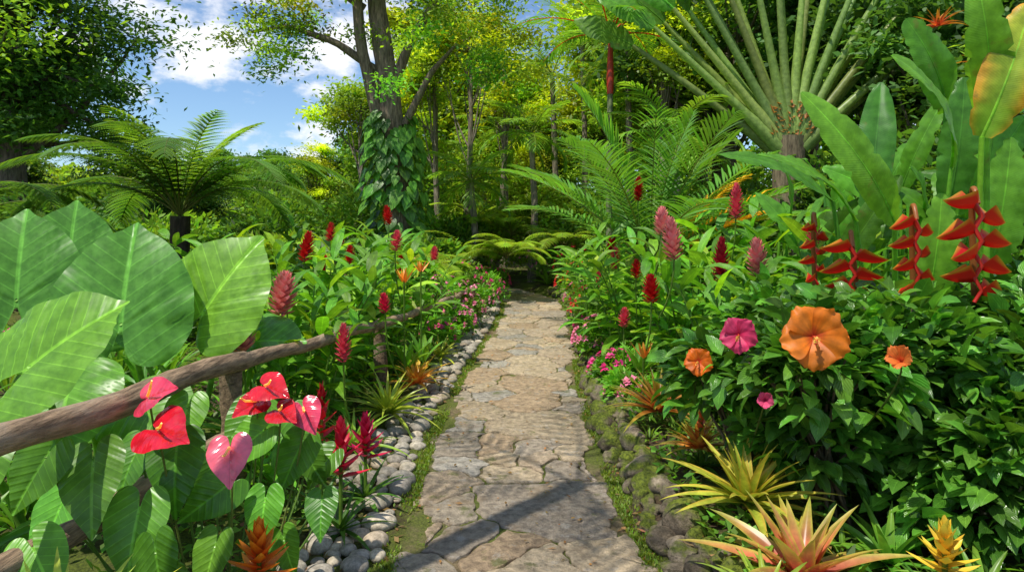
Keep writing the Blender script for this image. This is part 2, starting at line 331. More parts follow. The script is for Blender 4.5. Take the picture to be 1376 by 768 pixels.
def paddle_leaf(mb,p0,p1,W,nh,col,c1=None,sag=.12,mat=0,fold=.25,petiole=None,edge=None):
    p0,p1=A(p0,float),A(p1,float);n=A(nh,float);d=p1-p0;L=np.linalg.norm(d);X=d/L;n=nrm(n-X*(n@X));Yv=np.cross(n,X)
    ns=36;K=11;t=np.linspace(0,1,ns+1);u=np.linspace(-1,1,K);w=W*.5*paddle(t*.985+.012)
    c=p0+t[:,None]*d+(4*t*(1-t))[:,None]*n*sag*L
    rag=1-.10*(R.random((ns+1,1))<.16)*np.abs(u)[None]**4*R.uniform(.5,3,(ns+1,1))
    uu=u[None]*rag
    zz=fold*np.abs(u)[None]*w[:,None]-fold*.9*(u**2)[None]*w[:,None]+.012*W*np.sin(t*60+R.random()*6)[:,None]*np.abs(u)[None]+.05*W*np.sin(t*13+R.random()*6)[:,None]*u[None]**2*np.sign(u)[None]
    V=c[:,None]+Yv*(w[:,None]*uu)[...,None]+n*zz[...,None]
    c0=A(col);c1=c0 if c1 is None else A(c1);C=c0*(1-t)[:,None,None]+c1*t[:,None,None]+np.zeros((ns+1,K,1))
    if edge is not None:
        e=np.clip(np.abs(u)[None]**4*.8+(np.sin(t*9+R.random()*6)[:,None]>.3)*np.abs(u)[None]**2*.7,0,1)[...,None];C=C*(1-e)+A(edge)*e
    i=(np.arange(ns)*K)[:,None]+np.arange(K-1)[None];U=np.stack(np.broadcast_arrays(u[None],t[:,None],0*t[:,None]),-1)
    mb.add(V,np.stack([i,i+1,i+K+1,i+K],-1).reshape(-1,4),C.reshape(-1,3),U,mat)
    tube(mb,c-n*.004,np.linspace(.012,.003,ns+1)*max(W,.15)*4,5,A(col)*1.5,mat)
    if petiole is not None: tube(mb,bez(petiole,(A(petiole)+p0)/2+A([0,0,.15]),p0,10),np.linspace(.022,.013,10),7,A(col)*1.3,mat)
def rosette(mb,pos,n,L,W,c0,c1,e0=.15,e1=1.3,droop=.7,mat=0,prof=strap,fold=.45,az0=None,ce=None,v=.2,nseg=8):
    i=np.arange(n);f=i/n;az=i*2.4+R.normal(0,.12,n)+(az0 or R.random()*6)
    b=A(pos)+np.stack([np.cos(az)*.02,np.sin(az)*.02,f*.03],-1)
    blades(mb,b,az,e0+(e1-e0)*f+R.normal(0,.08,n),L*(1-.45*f)*R.uniform(.85,1.1,n),W*(1-.2*f),droop*(1-.6*f)*R.uniform(.7,1.3,n),prof,nseg,5,fold,R.normal(0,.15,n),cv(c0,n,v),cv(c1,n,v),mat,ce=ce)
def guz(mb,pos,h,L,col,c2=None,n=22,gl=.35,green=(.05,.14,.02)):
    rosette(mb,pos,18,gl,.038,green,green,.1,1.0,.9,0)
    tube(mb,[pos,A(pos)+[0,0,h]],.01,6,(.1,.2,.03),0)
    i=np.arange(n);f=i/n;az=i*2.4;b=A(pos)+np.stack([0*f,0*f,h*(.55+.5*f)],-1)
    blades(mb,b,az,.15+1.2*f,L*(1-.5*f),.05*L/.13,-.35+0*f,bractp,5,3,.5,0,cv(col,n,.2),cv(c2 or col,n,.2),1)
def conefl(mb,pos,d,L,r,col,n=60,c2=None):
    d=nrm(d);i=np.arange(n);f=(i+.5)/n;az=i*2.4;a=nrm(np.cross(d,[.3,1,.1]));b=np.cross(d,a)
    P=A(pos)+d*(f*L)[:,None];rad=(a*np.cos(az)[:,None]+b*np.sin(az)[:,None]);w=np.sin(np.pi*(f*.8+.17))**.6
    D=rad*(1.2-.65*f)[:,None]+d*(.3+.8*f)[:,None];D/=np.linalg.norm(D,axis=1)[:,None]
    blades(mb,P+rad*r*.12,np.arctan2(D[:,1],D[:,0]),np.arcsin(np.clip(D[:,2],-1,1)),r*1.35*w+.012,r*.75*w,-.5,ovate,4,3,.6,0,cv(A(col)*.6,n,.35),cv(col if c2 is None else c2,n,.25),1)
def ginger(mb,c,n,rad,h,LL=.4,W=.075,col=(.06,.19,.022),m=11,lean=.4,nseg=6):
    B=[];AZ=[];EL=[];LN=[]
    for s in range(n):
        a=R.uniform(0,6.28);rr=rad*math.sqrt(R.random());b=A([c[0]+rr*math.cos(a),c[1]+rr*math.sin(a),0.]);b[2]=gz(b[0],b[1])
        hh=h*R.uniform(.7,1.1);ln=lean*rr/rad*R.uniform(.4,1.3);top=b+A([math.cos(a)*ln*hh,math.sin(a)*ln*hh,hh]);mid=b+A([0,0,hh*.55])
        P=bez(b,mid,top,m+4);tube(mb,P[:-2],np.linspace(.011,.006,m+2),5,(.09,.2,.03),0)
        pl=R.uniform(0,3.14)
        for k in range(m):
            B.append(P[k+3]);AZ.append(pl+(k%2)*math.pi+R.normal(0,.35));EL.append(.25+.75*k/m+R.normal(0,.12));LN.append(LL*R.uniform(.75,1.15)*(1-.25*(k/m)**3))
    N=len(B);cc=cv(col,N,.35,.15);yl=(R.random(N)<.18)[:,None];cc=np.where(yl,cc*A([2.2,1.5,1]),cc)
    blades(mb,B,AZ,EL,LN,W*R.uniform(.8,1.2,N),R.uniform(.5,1.3,N),lance,nseg,3,.3,R.normal(0,.35,N),cc,cc*1.1,0,wave=.03,wn=2)
def bush(mb,c,r,n,L,W,col,shell=.55,mat=0,nseg=0,v=.35,lump=.25,prof=ovate):
    d=R.normal(0,1,(n,3));d/=np.linalg.norm(d,axis=1)[:,None];d[:,2]=np.where(d[:,2]<-.35,-d[:,2],d[:,2])
    k=R.normal(0,2.2,(5,3));ph=R.uniform(0,6,5);lm=sum(np.sin(d@k[j]*1.6+ph[j]) for j in range(5))/3
    f=(shell+(1-shell)*R.random(n)**.6)*(1+lump*lm);P=A(c)+d*A(r)*f[:,None]
    P[:,2]=np.maximum(P[:,2],gz(P[:,0],P[:,1])+.02)
    az=np.arctan2(d[:,1],d[:,0])+R.normal(0,.8,n);el=np.arcsin(np.clip(d[:,2],-1,1))*.6+R.normal(-.1,.45,n);ll=L*R.uniform(.6,1.25,n)
    cc=cv(col,n,v,.15)*(1+.25*lm[:,None])
    if nseg: blades(mb,P,az,el,ll,W*ll/L,R.uniform(.2,1.,n),prof,nseg,3,.3,R.normal(0,.5,n),cc,cc,mat)
    else: diam(mb,P,az,el,ll,W*ll/L,cc,mat,R.normal(0,.6,n))
def blooms(mb,c,r,n,s,col,mat=1,petals=5):
    d=R.normal(0,1,(n,3));d/=np.linalg.norm(d,axis=1)[:,None];d[:,2]=np.abs(d[:,2]);P=A(c)+d*A(r)*1.05
    for p,dd in zip(P,d):
        p[2]=max(p[2],gz(p[0],p[1])+.06);k=petals;a=np.arange(k)*6.283/k;X=nrm(np.cross(dd,[.1,.2,1]));Yv=np.cross(dd,X);D=X*np.cos(a)[:,None]+Yv*np.sin(a)[:,None]+dd*.3;D/=np.linalg.norm(D,axis=1)[:,None]
        diam(mb,np.repeat(p[None],k,0),np.arctan2(D[:,1],D[:,0]),np.arcsin(D[:,2]),s*.6,s*.5,cv(col,k,.15),mat,0)
def frond(mb,base,az,elev,L,droop,n,ll,lw,col,ang=1.0,mat=0,up=.0,pin=False,st=.18,ldroop=.6,rcol=(.12,.18,.04),rr=.012,nseg=4,curl=1.3,prof2=None):
    t=np.linspace(0,1,n+1);am=elev-droop*((t[1:]+t[:-1])/2)**curl;ds=L/n
    h=np.concatenate([[0],np.cumsum(np.cos(am)*ds)]);z=np.concatenate([[0],np.cumsum(np.sin(am)*ds)]);at=elev-droop*t**curl
    H=A([math.cos(az),math.sin(az),0]);P=A(base)+h[:,None]*H+z[:,None]*A([0,0,1.]);T=np.cos(at)[:,None]*H+np.sin(at)[:,None]*A([0,0,1.]);S=A([-H[1],H[0],0]);Nn=np.cross(T,S)*1.0;Nn*=np.sign(Nn[:,2:]+1e-6)
    tube(mb,P,np.linspace(rr,rr*.25,n+1),5,rcol,mat)
    k=t>st;Pk,Tk,Nk,tk=P[k],T[k],Nn[k],t[k];f=(tk-st)/(1-st);pr=(prof2 or (lambda f:np.sin(np.pi*(f*.86+.1))**.7))(f)
    for sg in(-1,1):
        m=len(Pk);a=(ang*(1-.45*f))[:,None]+R.normal(0,.05,(m,1));D=Tk*np.cos(a)+sg*S*np.sin(a)+Nk*up;D/=np.linalg.norm(D,axis=1)[:,None]
        daz=np.arctan2(D[:,1],D[:,0]);de=np.arcsin(np.clip(D[:,2],-1,1));lens=ll*pr*R.uniform(.92,1.05,m);cc=cv(col,m,.18,.1)
        if not pin: blades(mb,Pk,daz,de,lens,lw,ldroop*R.uniform(.6,1.3,m),linear,nseg,3,.4,R.normal(0,.25,m),cc,cc,mat)
        else:
            q=17;tt=(np.arange(q)+.5)/q
            dr=ldroop;e2=de[:,None]-dr*tt[None]**1.3*.5;PP=Pk[:,None]+lens[:,None,None]*tt[None,:,None]*np.stack([np.cos(e2)*np.cos(daz)[:,None],np.cos(e2)*np.sin(daz)[:,None],np.sin(e2)],-1)
            pl=(lw*(1-tt**1.6)+.006)[None,:]*np.minimum(1,lens/ll*1.6)[:,None]
            for s2 in(-1,1):
                az2=daz[:,None]+s2*1.15+0*tt[None];diam(mb,PP.reshape(-1,3),az2.ravel(),(e2-.15).ravel(),pl.ravel(),(pl*.36+.006).ravel(),np.repeat(cc,q,0),mat)
def fernplant(mb,c,n,L,col,e0=.5,e1=.9,droop=1.3,ll=.45,lw=.075,npair=26,az0=None,trunk=None):
    if trunk: tube(mb,[(c[0]+.03,c[1],-.1),(c[0]-.02,c[1],c[2]*.5),c],[trunk*1.3,trunk,trunk*.9],12,(.05,.035,.025),1,.12)
    for i in range(n): frond(mb,c,i*6.283/n+R.normal(0,.12)+(az0 or 0),R.uniform(e0,e1),L*R.uniform(.85,1.1),droop*R.uniform(.85,1.15),npair,ll,lw,A(col)*R.uniform(.8,1.25),1.35,0,0,True,.14,.5,(.1,.12,.03),.014)
def palm(mb,c,n,L,col,e0=.3,e1=1.3,droop=1.1,ll=.5,lw=.035,npair=34,up=.15,az0=0,rcol=(.14,.2,.04),nseg=4,rr=.018,ldroop=.6):
    for i in range(n):
        f=i/n;frond(mb,c,i*2.4+az0,e0+(e1-e0)*f+R.normal(0,.06),L*R.uniform(.85,1.1),droop*(1-.4*f)*R.uniform(.8,1.2),npair,ll,lw,A(col)*R.uniform(.75,1.3),1.1,0,up,False,.2,ldroop,rcol,rr,nseg)
def tree(mb,base,H,r,cc,cr,ncl,nl,LL,col,lean=(0,0),v=.4,flat=.5,limbs=1,tcol=(.16,.13,.10),yel=.35,cs=.34):
    base=A(base,float);cc=A(cc,float);cr=A(cr,float);top=A([cc[0],cc[1],cc[2]+cr[2]*.3]);mid=(base+top)/2+A([lean[0],lean[1],0]);T=bez(base,mid,top,14)
    tube(mb,T,np.linspace(r*1.15,r*.3,14),12,tcol,0,.05)
    d=R.normal(0,1,(ncl,3));d/=np.linalg.norm(d,axis=1)[:,None];C=cc+d*cr*(R.uniform(.4,1.05,(ncl,1)))
    for c in C:
        a=T[R.integers(6,13)];m=(a+c)/2+A([0,0,-.12*np.linalg.norm(c-a)])+R.normal(0,.15,3)
        if limbs: tube(mb,bez(a,m,c,7),np.linspace(r*.3,r*.05,7),5,tcol,0,.08)
    k=nl//ncl;b=R.uniform(1-v,1+v,ncl);yl=R.random(ncl)<yel
    P=(C[:,None]+R.normal(0,1,(ncl,k,3))*(cr.mean()*cs*R.uniform(.5,1.25,(ncl,1,1)))*A([1,1,flat])).reshape(-1,3)
    col2=np.where(yl[:,None],A(col)*A([2.2,1.6,.8]),A(col))*b[:,None]
    cl=np.repeat(col2,k,0)*R.uniform(.65,1.35,(ncl*k,1));N=ncl*k
    diam(mb,P,R.uniform(0,6.28,N),R.normal(-.15,.5,N),LL*R.uniform(.6,1.4,N),LL*.5*R.uniform(.7,1.2,N),cl,1,R.normal(0,.6,N))
# ---------------------------------------------------------------- big tree with climbing vines
TD=(.05,.125,.02);TM=(.085,.18,.022);TB=(.15,.25,.025)
mb=MB();bk=(.23,.18,.13)
T1=A([(-2.35,15,-.1),(-2.5,15,1.5),(-2.66,15,3.3),(-2.75,15,4.6),(-3.0,15,6.3),(-3.2,15,8.5),(-3.2,15.2,10)])
tube(mb,np.array([np.interp(np.linspace(0,6,40),range(7),T1[:,k]) for k in range(3)]).T,np.interp(np.linspace(0,6,40),[0,1,3,6],[.5,.3,.24,.13]),16,bk,0,.05)
def limb(P,r0,r1): 
    P=A(P,float);m=len(P);q=np.linspace(0,m-1,14);tube(mb,np.stack([np.interp(q,range(m),P[:,k]) for k in range(3)],-1),np.linspace(r0,r1,14),9,bk,0,.06)
limb([(-2.6,15,2.6),(-3.0,14.9,4.0),(-3.35,14.8,5.6),(-3.5,14.7,8)],.17,.1)
limb([(-2.75,15,4.4),(-2.3,15,5.6),(-1.5,14.8,6.8),(-.9,14.6,7.6)],.13,.05)
limb([(-3.0,15,5.0),(-3.9,14.8,5.6),(-4.9,14.6,5.9),(-5.6,14.4,5.7)],.10,.03)
limb([(-3.3,15,6.4),(-4.2,14.8,7.0),(-5.2,14.5,7.0)],.1,.03)
limb([(-2.4,15,3.8),(-1.8,14.8,4.9),(-1.2,14.6,5.5)],.1,.03)
cl=[]
for c,n in(((-5.2,14.5,5.9),9),((-4.2,14.6,6.6),9),((-3.4,14.4,7.4),9),((-1.6,14.6,6.8),10),((-.8,14.4,6.2),8),((-1.3,14.6,5.2),7),((-2.4,14.6,7.4),8),((-4.3,14.7,5.2),5),((-.2,15,5.2),5)):
    for _ in range(n): cl.append(A(c)+R.normal(0,1,3)*[.6,.6,.35])
cl=A(cl);k=230;n=len(cl)*k;P=(cl[:,None]+R.normal(0,.26,(len(cl),k,3))*[1,1,.5]).reshape(-1,3)
cc=cv(TM,len(cl),.5,.25);cc=np.where(R.random((len(cl),1))<.35,cc*A([2,1.5,.9]),cc)
diam(mb,P,R.uniform(0,6.3,n),R.normal(-.2,.5,n),R.uniform(.08,.15,n),R.uniform(.04,.07,n),np.repeat(cc,k,0)*R.uniform(.7,1.4,(n,1)),1,R.normal(0,.6,n))
for _ in range(190):
    z=R.uniform(1.0,4.0);a=R.uniform(math.pi,2*math.pi);rr=.34+.3*R.random()*(1-abs(z-2.4)/2.5);x0=np.interp(z,[0,1.5,3.3,4.6],[-2.35,-2.5,-2.66,-2.75])
    heart(mb,(x0+rr*math.cos(a)*1.3,15+rr*math.sin(a),z),(math.cos(a)*.5+R.normal(0,.3),math.sin(a)*.4,-.8),(math.cos(a),math.sin(a)-.4,.6),R.uniform(.16,.30),cv((.06,.17,.02),1,.5)[0],2)
mb.obj('rainforest_tree_with_vines',[BARK,TREEL,HEART])
# left dark tree
mb=MB();tree(mb,(-11.2,15,0),8,.4,(-10.9,14.5,5.4),(2.5,2.4,3.0),64,36000,.16,(.05,.135,.024),yel=.2,cs=.2)
mb.obj('broadleaf_tree',[BARK,TREEL])
# background tree variants, linked copies
protos=[]
for i,(c,H,cr,LL,yel) in enumerate([((.05,.13,.02),8,(2.2,2.2,2.6),.24,.3),((.095,.19,.022),9,(2.6,2.6,3.0),.26,.5),((.055,.14,.03),7,(2.6,2.6,2.0),.22,.3),((.12,.215,.022),10,(1.9,1.9,3.6),.24,.5)]):
    mb=MB();tree(mb,(0,0,-.2),H,.2,(0,0,H-cr[2]),cr,34,11500,LL,c,(R.normal(0,.3),R.normal(0,.3)),v=.6,yel=yel,cs=.2);protos.append(mb.obj('background_tree',[BARK,TREEL]))
first=set()
def put(i,x,y,s,rz=None,sz=1):
    p=protos[i];o=p if i not in first else bpy.data.objects.new('background_tree',p.data)
    if i in first: sc.collection.objects.link(o)
    first.add(i);o.location=(x,y,gz(x,y));o.scale=(s,s,s*sz);o.rotation_euler=(0,0,R.uniform(0,6.3) if rz is None else rz)
for a in [(0,-13.5,30,.62),(2,-10.5,31,.72),(1,-7.5,33,.58),(2,-16.5,30,.8),(0,-6,27,.66),(2,-9,25,.55),(1,-4.4,22,.75),(3,-5.8,20,.38),(2,-11,22,.55),
          (3,-2.9,27,1.15),(1,-1.6,28,1.1),(2,1.2,36,1.0),(3,3.4,26,1.0),(1,5.0,22,1.15),(3,3.9,18,.9),(1,6.2,20,1.25),(2,5.6,16.5,1.2),(0,8.6,19,1.5),(2,8.2,15,1.1),(1,11,17,1.3),(0,12.5,14,1.2),(2,10.2,12.5,1.2),(2,7.6,12,.8),
          (1,14,24,1.6),(0,8,28,1.6),(3,5,30,1.3),(1,-1.5,36,1.05),(0,-20,26,1.2),(2,-14,18,.6),(2,-8.2,17,.42),(3,1.2,25,.62),(0,-4,38,.8),(3,.2,31,.8)]: put(*a)
# distant forest line
mb=MB()
for x in np.arange(-52,56,4.2):
    y=44+R.uniform(-3,6);h=R.uniform(3.2,4.6) if x<4 else R.uniform(6,10);bush(mb,(x,y,h*.45+.4),(R.uniform(3,4.2),2.5,h*.6),2600,.55,.32,[TD,TM,TB][R.integers(3)],.6,0,lump=.3)
mb.obj('distant_forest',[TREEL])
# slender mid-ground trees
for x,y,h,l in((-1.35,17.5,7.2,.25),(-1.9,18.5,6.5,-.2),(-.55,20,6.8,.3),(.1,26,7.5,.1),(-3.9,19,5.8,-.35),(3.3,15.5,6.8,.2),(4.0,17,8,-.2)):
    mb=MB();tree(mb,(x,y,-.1),h,.10,(x+l,y,h-.9),(1.0,1.0,1.1),16,4600,.13,(.13,.23,.022),(l,0),v=.5,yel=.5,cs=.28,tcol=(.26,.22,.17));mb.obj('slender_tree',[BARK,TREEL])
# understorey shrubs masses
mb=MB()
for x,y,r,h,c in [(-9,12.5,1.6,1.8,TD),(-7,13,1.4,1.4,TM),(-5.2,14,1.3,1.6,TD),(-4.4,12,1.0,1.2,TB),(-3.4,16.5,1.3,1.9,TM),(-1.6,17,1.2,1.5,TM),(-.6,18.5,1.2,1.8,TB),(.8,19.5,1.4,2.3,TB),(2.1,17,1.2,2.0,TM),(3.0,14.5,1.2,1.9,TM),(4.2,13,1.4,2.2,TM),(5.6,12,1.4,2.4,TD),(7.4,11,1.6,2.6,TD),(-3.0,20,1.4,3.0,TM),(-1.9,14.2,.8,1.1,TM),(-11,11,1.4,1.6,TD),(-6,10.4,.9,.9,TB),(3.4,10.8,1.0,1.8,TD),(6,8.5,1.3,2.4,TD),(-6,17,1.5,2.0,TM),(-9,18,1.8,2.2,TB),(-12.5,15,1.8,2.4,TD),(-.5,24,2,4,TB),(2,25,2,4.4,TM),(-2.2,23,1.8,4.2,TB),(-4.5,24,2,3.4,TM),(1.0,28,2.5,5.2,TB)]:
    bush(mb,(x,y,h*.5),(r,r*.8,h*.62),4200,.17,.08,c,.5,0,v=.5,lump=.35)
mb.obj('understorey_shrubs',[TREEL])
# ---------------------------------------------------------------- tree ferns
mb=MB();fernplant(mb,(-4.45,9,1.7),16,2.4,(.075,.175,.024),.6,1.15,1.65,.52,.09,30,trunk=.13)
for i in range(5): frond(mb,(-4.45,9,1.7),i*1.3+.4,1.3,1.7,.9,26,.42,.08,(.14,.26,.03),1.3,0,0,True,.14,.4)
mb.obj('tree_fern',[FERN,BARK])
mb=MB();fernplant(mb,(-7.2,8.6,1.6),12,2.0,(.07,.16,.02),.4,.9,1.5,.45,.08,26,trunk=.12);mb.obj('tree_fern',[FERN,BARK])
mb=MB()
for c,L in(((-.1,13.9,.9),1.1),((-.9,14.6,.8),1.2),((-1.6,12.6,.7),1.0),((.0,16.8,1.3),1.5),((1.2,15.2,1.1),1.2),((-1.0,17.5,1.6),1.3),((.6,18.5,1.9),1.4)): fernplant(mb,c,12,L,(.18,.29,.03),.5,1.1,1.4,.3,.06,20)
mb.obj('garden_ferns',[FERN])
# ---------------------------------------------------------------- palms
mb=MB();tube(mb,[(1.85,9,0),(1.85,9,.9)],.1,10,(.14,.13,.08),1,.05)
palm(mb,(1.85,9,.95),19,2.5,(.07,.19,.028),.6,1.5,.8,.62,.045,40,.25)
for a,e in((-.3,.85),(.1,1.0),(-.1,.7)): frond(mb,(1.85,9,.9),a,e,1.9,.5,36,.5,.045,(.5,.34,.03),1.0,0,.2,rcol=(.4,.25,.03))
mb.obj('areca_palm',[FERN,BARK])
mb=MB();z0=4.1
tube(mb,[(1.9,13,0),(1.88,13,2),(1.9,13,z0)],[.075,.06,.055],10,(.17,.2,.1),1,.03)
tube(mb,[(1.9,13,z0),(1.9,13,z0+.3),(1.91,13,z0+1.15)],[.06,.075,.04],10,(.5,.05,.02),2)
palm(mb,(1.91,13,z0+1.1),11,1.9,(.06,.17,.02),.2,1.3,1.3,.5,.05,28,.1,rcol=(.4,.05,.02));mb.obj('red_sealing_wax_palm',[FERN,BARK,BRACT])
for x,y,h,L in((.5,17.5,3.9,1.5),(1.2,20,6.0,2.2),(2.2,21,7.2,2.3),(-.3,22,4.6,1.8),(-1.0,16.5,2.6,1.3),(3.0,12.5,3.2,1.6),(2.9,17,6.0,1.9)):
    mb=MB();tube(mb,[(x,y,0),(x+.1,y,h*.5),(x,y,h)],[.12,.09,.07],9,(.28,.24,.18),1,.03);palm(mb,(x,y,h),15,L,(.11,.23,.028),-.1,1.3,1.4,.5,.06,24,.05,nseg=3);mb.obj('palm_tree',[FERN,BARK])
# overhanging palm beside the path (outside the frame) which throws the frond shadows
mb=MB();tube(mb,[(-2.9,.4,-.1),(-2.6,.9,2.6),(-1.6,2.1,6.0)],[.12,.09,.08],12,(.17,.15,.11),1,.04)
palm(mb,(-1.6,2.1,6.0),8,2.3,(.05,.15,.02),.3,1.2,.9,.42,.04,20,.0,nseg=3);mb.obj('palm_tree',[FERN,BARK])
# traveller's palm
mb=MB();cxp,cyp,czp=4.95,12,3.05
tube(mb,[(cxp,cyp,-.1),(cxp,cyp,1.5),(cxp,cyp,czp+.1)],[.34,.3,.27],14,(.2,.16,.10),1,.06)
n=25
for i in range(n):
    a=math.radians(141-100*i/(n-1))+R.normal(0,.012);f=(i-(n-1)/2)/((n-1)/2);b=A([cxp+.2*f,cyp+.05*(-1)**i,czp+.3*(1-f*f)-.15]);d=A([math.cos(a),.06*(-1)**i,math.sin(a)]);Lp=R.uniform(2.9,3.3)
    P=b+d*np.linspace(0,Lp,12)[:,None];P[:,2]-=.12*np.linspace(0,1,12)**2*abs(math.cos(a));tube(mb,P,np.interp(np.linspace(0,1,12),[0,.3,1],[.16,.085,.04]),8,cv((.19,.29,.09),1,.25)[0],2)
    e=P[-1];L2=R.uniform(1.3,1.7);p1=e+d*L2+A([0,R.uniform(-.3,.3),-.35*abs(math.cos(a))-.1]);paddle_leaf(mb,e,p1,.5,(R.normal(0,.5),-1,.3),cv((.09,.24,.03),1,.3)[0],None,.06,0,.3)
for _ in range(80):
    a=R.uniform(.5,2.6);p=A([cxp+.35*math.cos(a)+R.normal(0,.12),cyp-.22,czp+.1+.6*R.random()]);blades(mb,p[None],a,R.uniform(0,1.3),.3,.06,.3,bractp,4,3,.4,0,(.3,.13,.04),(.2,.12,.05),0)
mb.obj('travellers_palm',[BANANA,BARK,LEAF])
# ---------------------------------------------------------------- heliconia group (right)
HP=lambda t:(1-t**1.8)**.9*np.minimum(1,t*5+.35)
def helic(mb,top,L,n,bl,yaw=0,stem=None):
    top=A(top,float);X=A([math.cos(yaw),math.sin(yaw),0]);P=[]
    for i in range(n+1): P.append(top+A([0,0,-L*i/n])+X*(.02 if i%2 else -.02))
    tube(mb,P,np.linspace(.016,.010,n+1),7,(.5,.02,.01),2)
    for i in range(n):
        s=1 if i%2 else -1;b=P[i]-X*s*.012+A([0,0,-.02]);l=bl*(1-.05*i)*R.uniform(.92,1.08)
        blades(mb,b[None],yaw+R.normal(0,.2)+(0 if s>0 else math.pi),-.30+R.normal(0,.08),l,.075*bl/.2,-.8,HP,14,7,2.1,0,(.55,.012,.01),(.6,.018,.012),2,pw=1.6)
        t=mb.U[-1][:,1:2];u=np.abs(mb.U[-1][:,:1]);w=np.clip((t-.84)*6,0,1);w=np.maximum(w,(u>.9)*.8*np.clip(t*3,0,1));mb.C[-1]=A([[.60,.012,.01]])*(1-w)+A([[.62,.45,.03]])*w
    if stem is not None: tube(mb,bez(stem,top+A([0.02,.12,.35]),top,16),np.linspace(.02,.012,16),8,(.35,.12,.03),2)
HG=(.07,.22,.025)
mb=MB()
helic(mb,(2.36,3.4,1.70),.5,8,.24,.05,stem=(2.5,3.6,.9));helic(mb,(2.20,3.65,1.62),.42,7,.18,.3,stem=(2.35,3.9,.8))
helic(mb,(2.03,4.0,1.46),.33,6,.20,-.1,stem=(2.2,4.2,.8));helic(mb,(1.90,4.2,1.58),.36,7,.14,.5,stem=(2.0,4.4,.8))
PL=lambda p0,p1,W,n,c=HG,s=.1,pt=None,edge=None,c1=None:paddle_leaf(mb,p0,p1,W,n,c,c1,s,0,.35,pt,edge)
PL((2.28,4.0,1.60),(1.68,3.9,2.36),.22,(-.3,-.9,.35),(.12,.30,.03),.12,(2.45,4.3,.2))
PL((2.75,4.2,1.95),(2.15,3.8,2.55),.2,(-.2,-.7,.7),(.11,.28,.03),.12,(2.7,4.4,.2))
PL((2.2,4.3,1.62),(1.5,4.1,2.02),.22,(0,-.5,.85),(.09,.25,.025),.12,(2.4,4.4,.2))
PL((2.15,4.5,1.75),(1.35,4.4,2.05),.18,(0,-.6,.8),(.06,.19,.02),.1,(2.4,4.6,.2))
PL((2.52,4.1,1.05),(2.56,4.0,1.78),.25,(-.2,-1,.1),(.12,.30,.03),.06,(2.55,4.2,.1))
PL((2.6,4.9,1.7),(2.75,5.0,2.65),.26,(-.4,-1,.1),(.05,.17,.03),.06,(2.6,5,.1))
PL((3.05,4.7,1.7),(3.1,4.6,2.6),.26,(-.2,-1,.1),(.055,.18,.025),.06,(2.9,4.9,.1))
PL((2.45,3.5,2.05),(2.7,3.5,2.75),.26,(-.3,-1,.1),(.14,.3,.03),.1,(2.6,3.8,.2),(.5,.25,.03),(.28,.34,.04))
PL((2.62,3.7,2.2),(2.35,3.4,2.85),.22,(-.4,-.8,.3),(.12,.3,.03),.14,(2.75,3.9,.2))
PL((2.85,4.0,1.3),(2.9,3.9,2.1),.25,(-.4,-1,.1),(.09,.25,.025),.06,(2.9,4.2,.1))
PL((3.3,4.6,2.3),(3.9,4.7,3.0),.32,(-.5,-.8,.3),(.06,.19,.02),.1,(3.2,4.8,.2))
PL((3.1,4.8,2.4),(2.7,4.6,3.0),.28,(-.2,-.9,.3),(.07,.22,.02),.1,(3.1,5,.2))
for _ in range(36):
    x=R.uniform(2.2,4.4);y=R.uniform(4.6,6.8);z=R.uniform(.8,1.5)+.35*(x-2.2);a=R.uniform(0,6.28);d=A([math.cos(a)*.55,math.sin(a)*.3,R.uniform(.1,.8)]);p0=A([x,y,z]);PL(p0,p0+nrm(d)*R.uniform(.5,.9),R.uniform(.16,.26),(R.normal(0,.4),-.8,.5),cv((.07,.21,.022),1,.45)[0],.1,(x+R.normal(0,.1),y,.1))
mb.obj('heliconia_plant',[BANANA,BARK,BRACT])
# epiphyte / upper right
mb=MB();bush(mb,(6.6,8.2,4.9),(1.1,.9,.8),2500,.2,.07,TM,.3,0);tube(mb,[(6.9,8.6,0),(6.8,8.5,2.5),(6.6,8.3,4.9)],[.2,.16,.12],10,(.16,.13,.09),1,.05)
for p in((5.2,8.2,4.0),(5.6,8.0,3.5)): rosette(mb,p,20,.4,.05,(.4,.05,.04),(.25,.2,.03),.1,1.2,.8,2)
mb.obj('epiphyte_tree',[TREEL,BARK,LEAF])
# ---------------------------------------------------------------- hibiscus shrub + flowers
mb=MB()
for c,r,n in(((1.98,3.65,.62),(.78,.65,.6),3600),((2.65,3.3,.6),(.8,.65,.62),3200),((1.8,4.5,.6),(.45,.6,.5),1800),((2.2,2.95,.42),(.42,.35,.42),1500),((3.2,3.8,.7),(.7,.8,.7),2000),((1.45,3.2,.86),(.38,.3,.26),700),((1.15,3.65,.72),(.28,.25,.24),450),((1.5,3.3,.5),(.3,.25,.3),420)):
    bush(mb,c,r,n,.125,.07,(.055,.16,.02),.5,0,4,.5,.3)
    for _ in range(16):
        d=R.normal(0,1,3);d[2]=abs(d[2]);d=nrm(d);tube(mb,bez((c[0]*.8+.4+R.normal(0,.06),c[1]+R.normal(0,.06)+.1,.1),(c[0],c[1],c[2]*.8),A(c)+d*A(r)*.98),np.linspace(.012,.004,8),5,(.16,.13,.08),1)
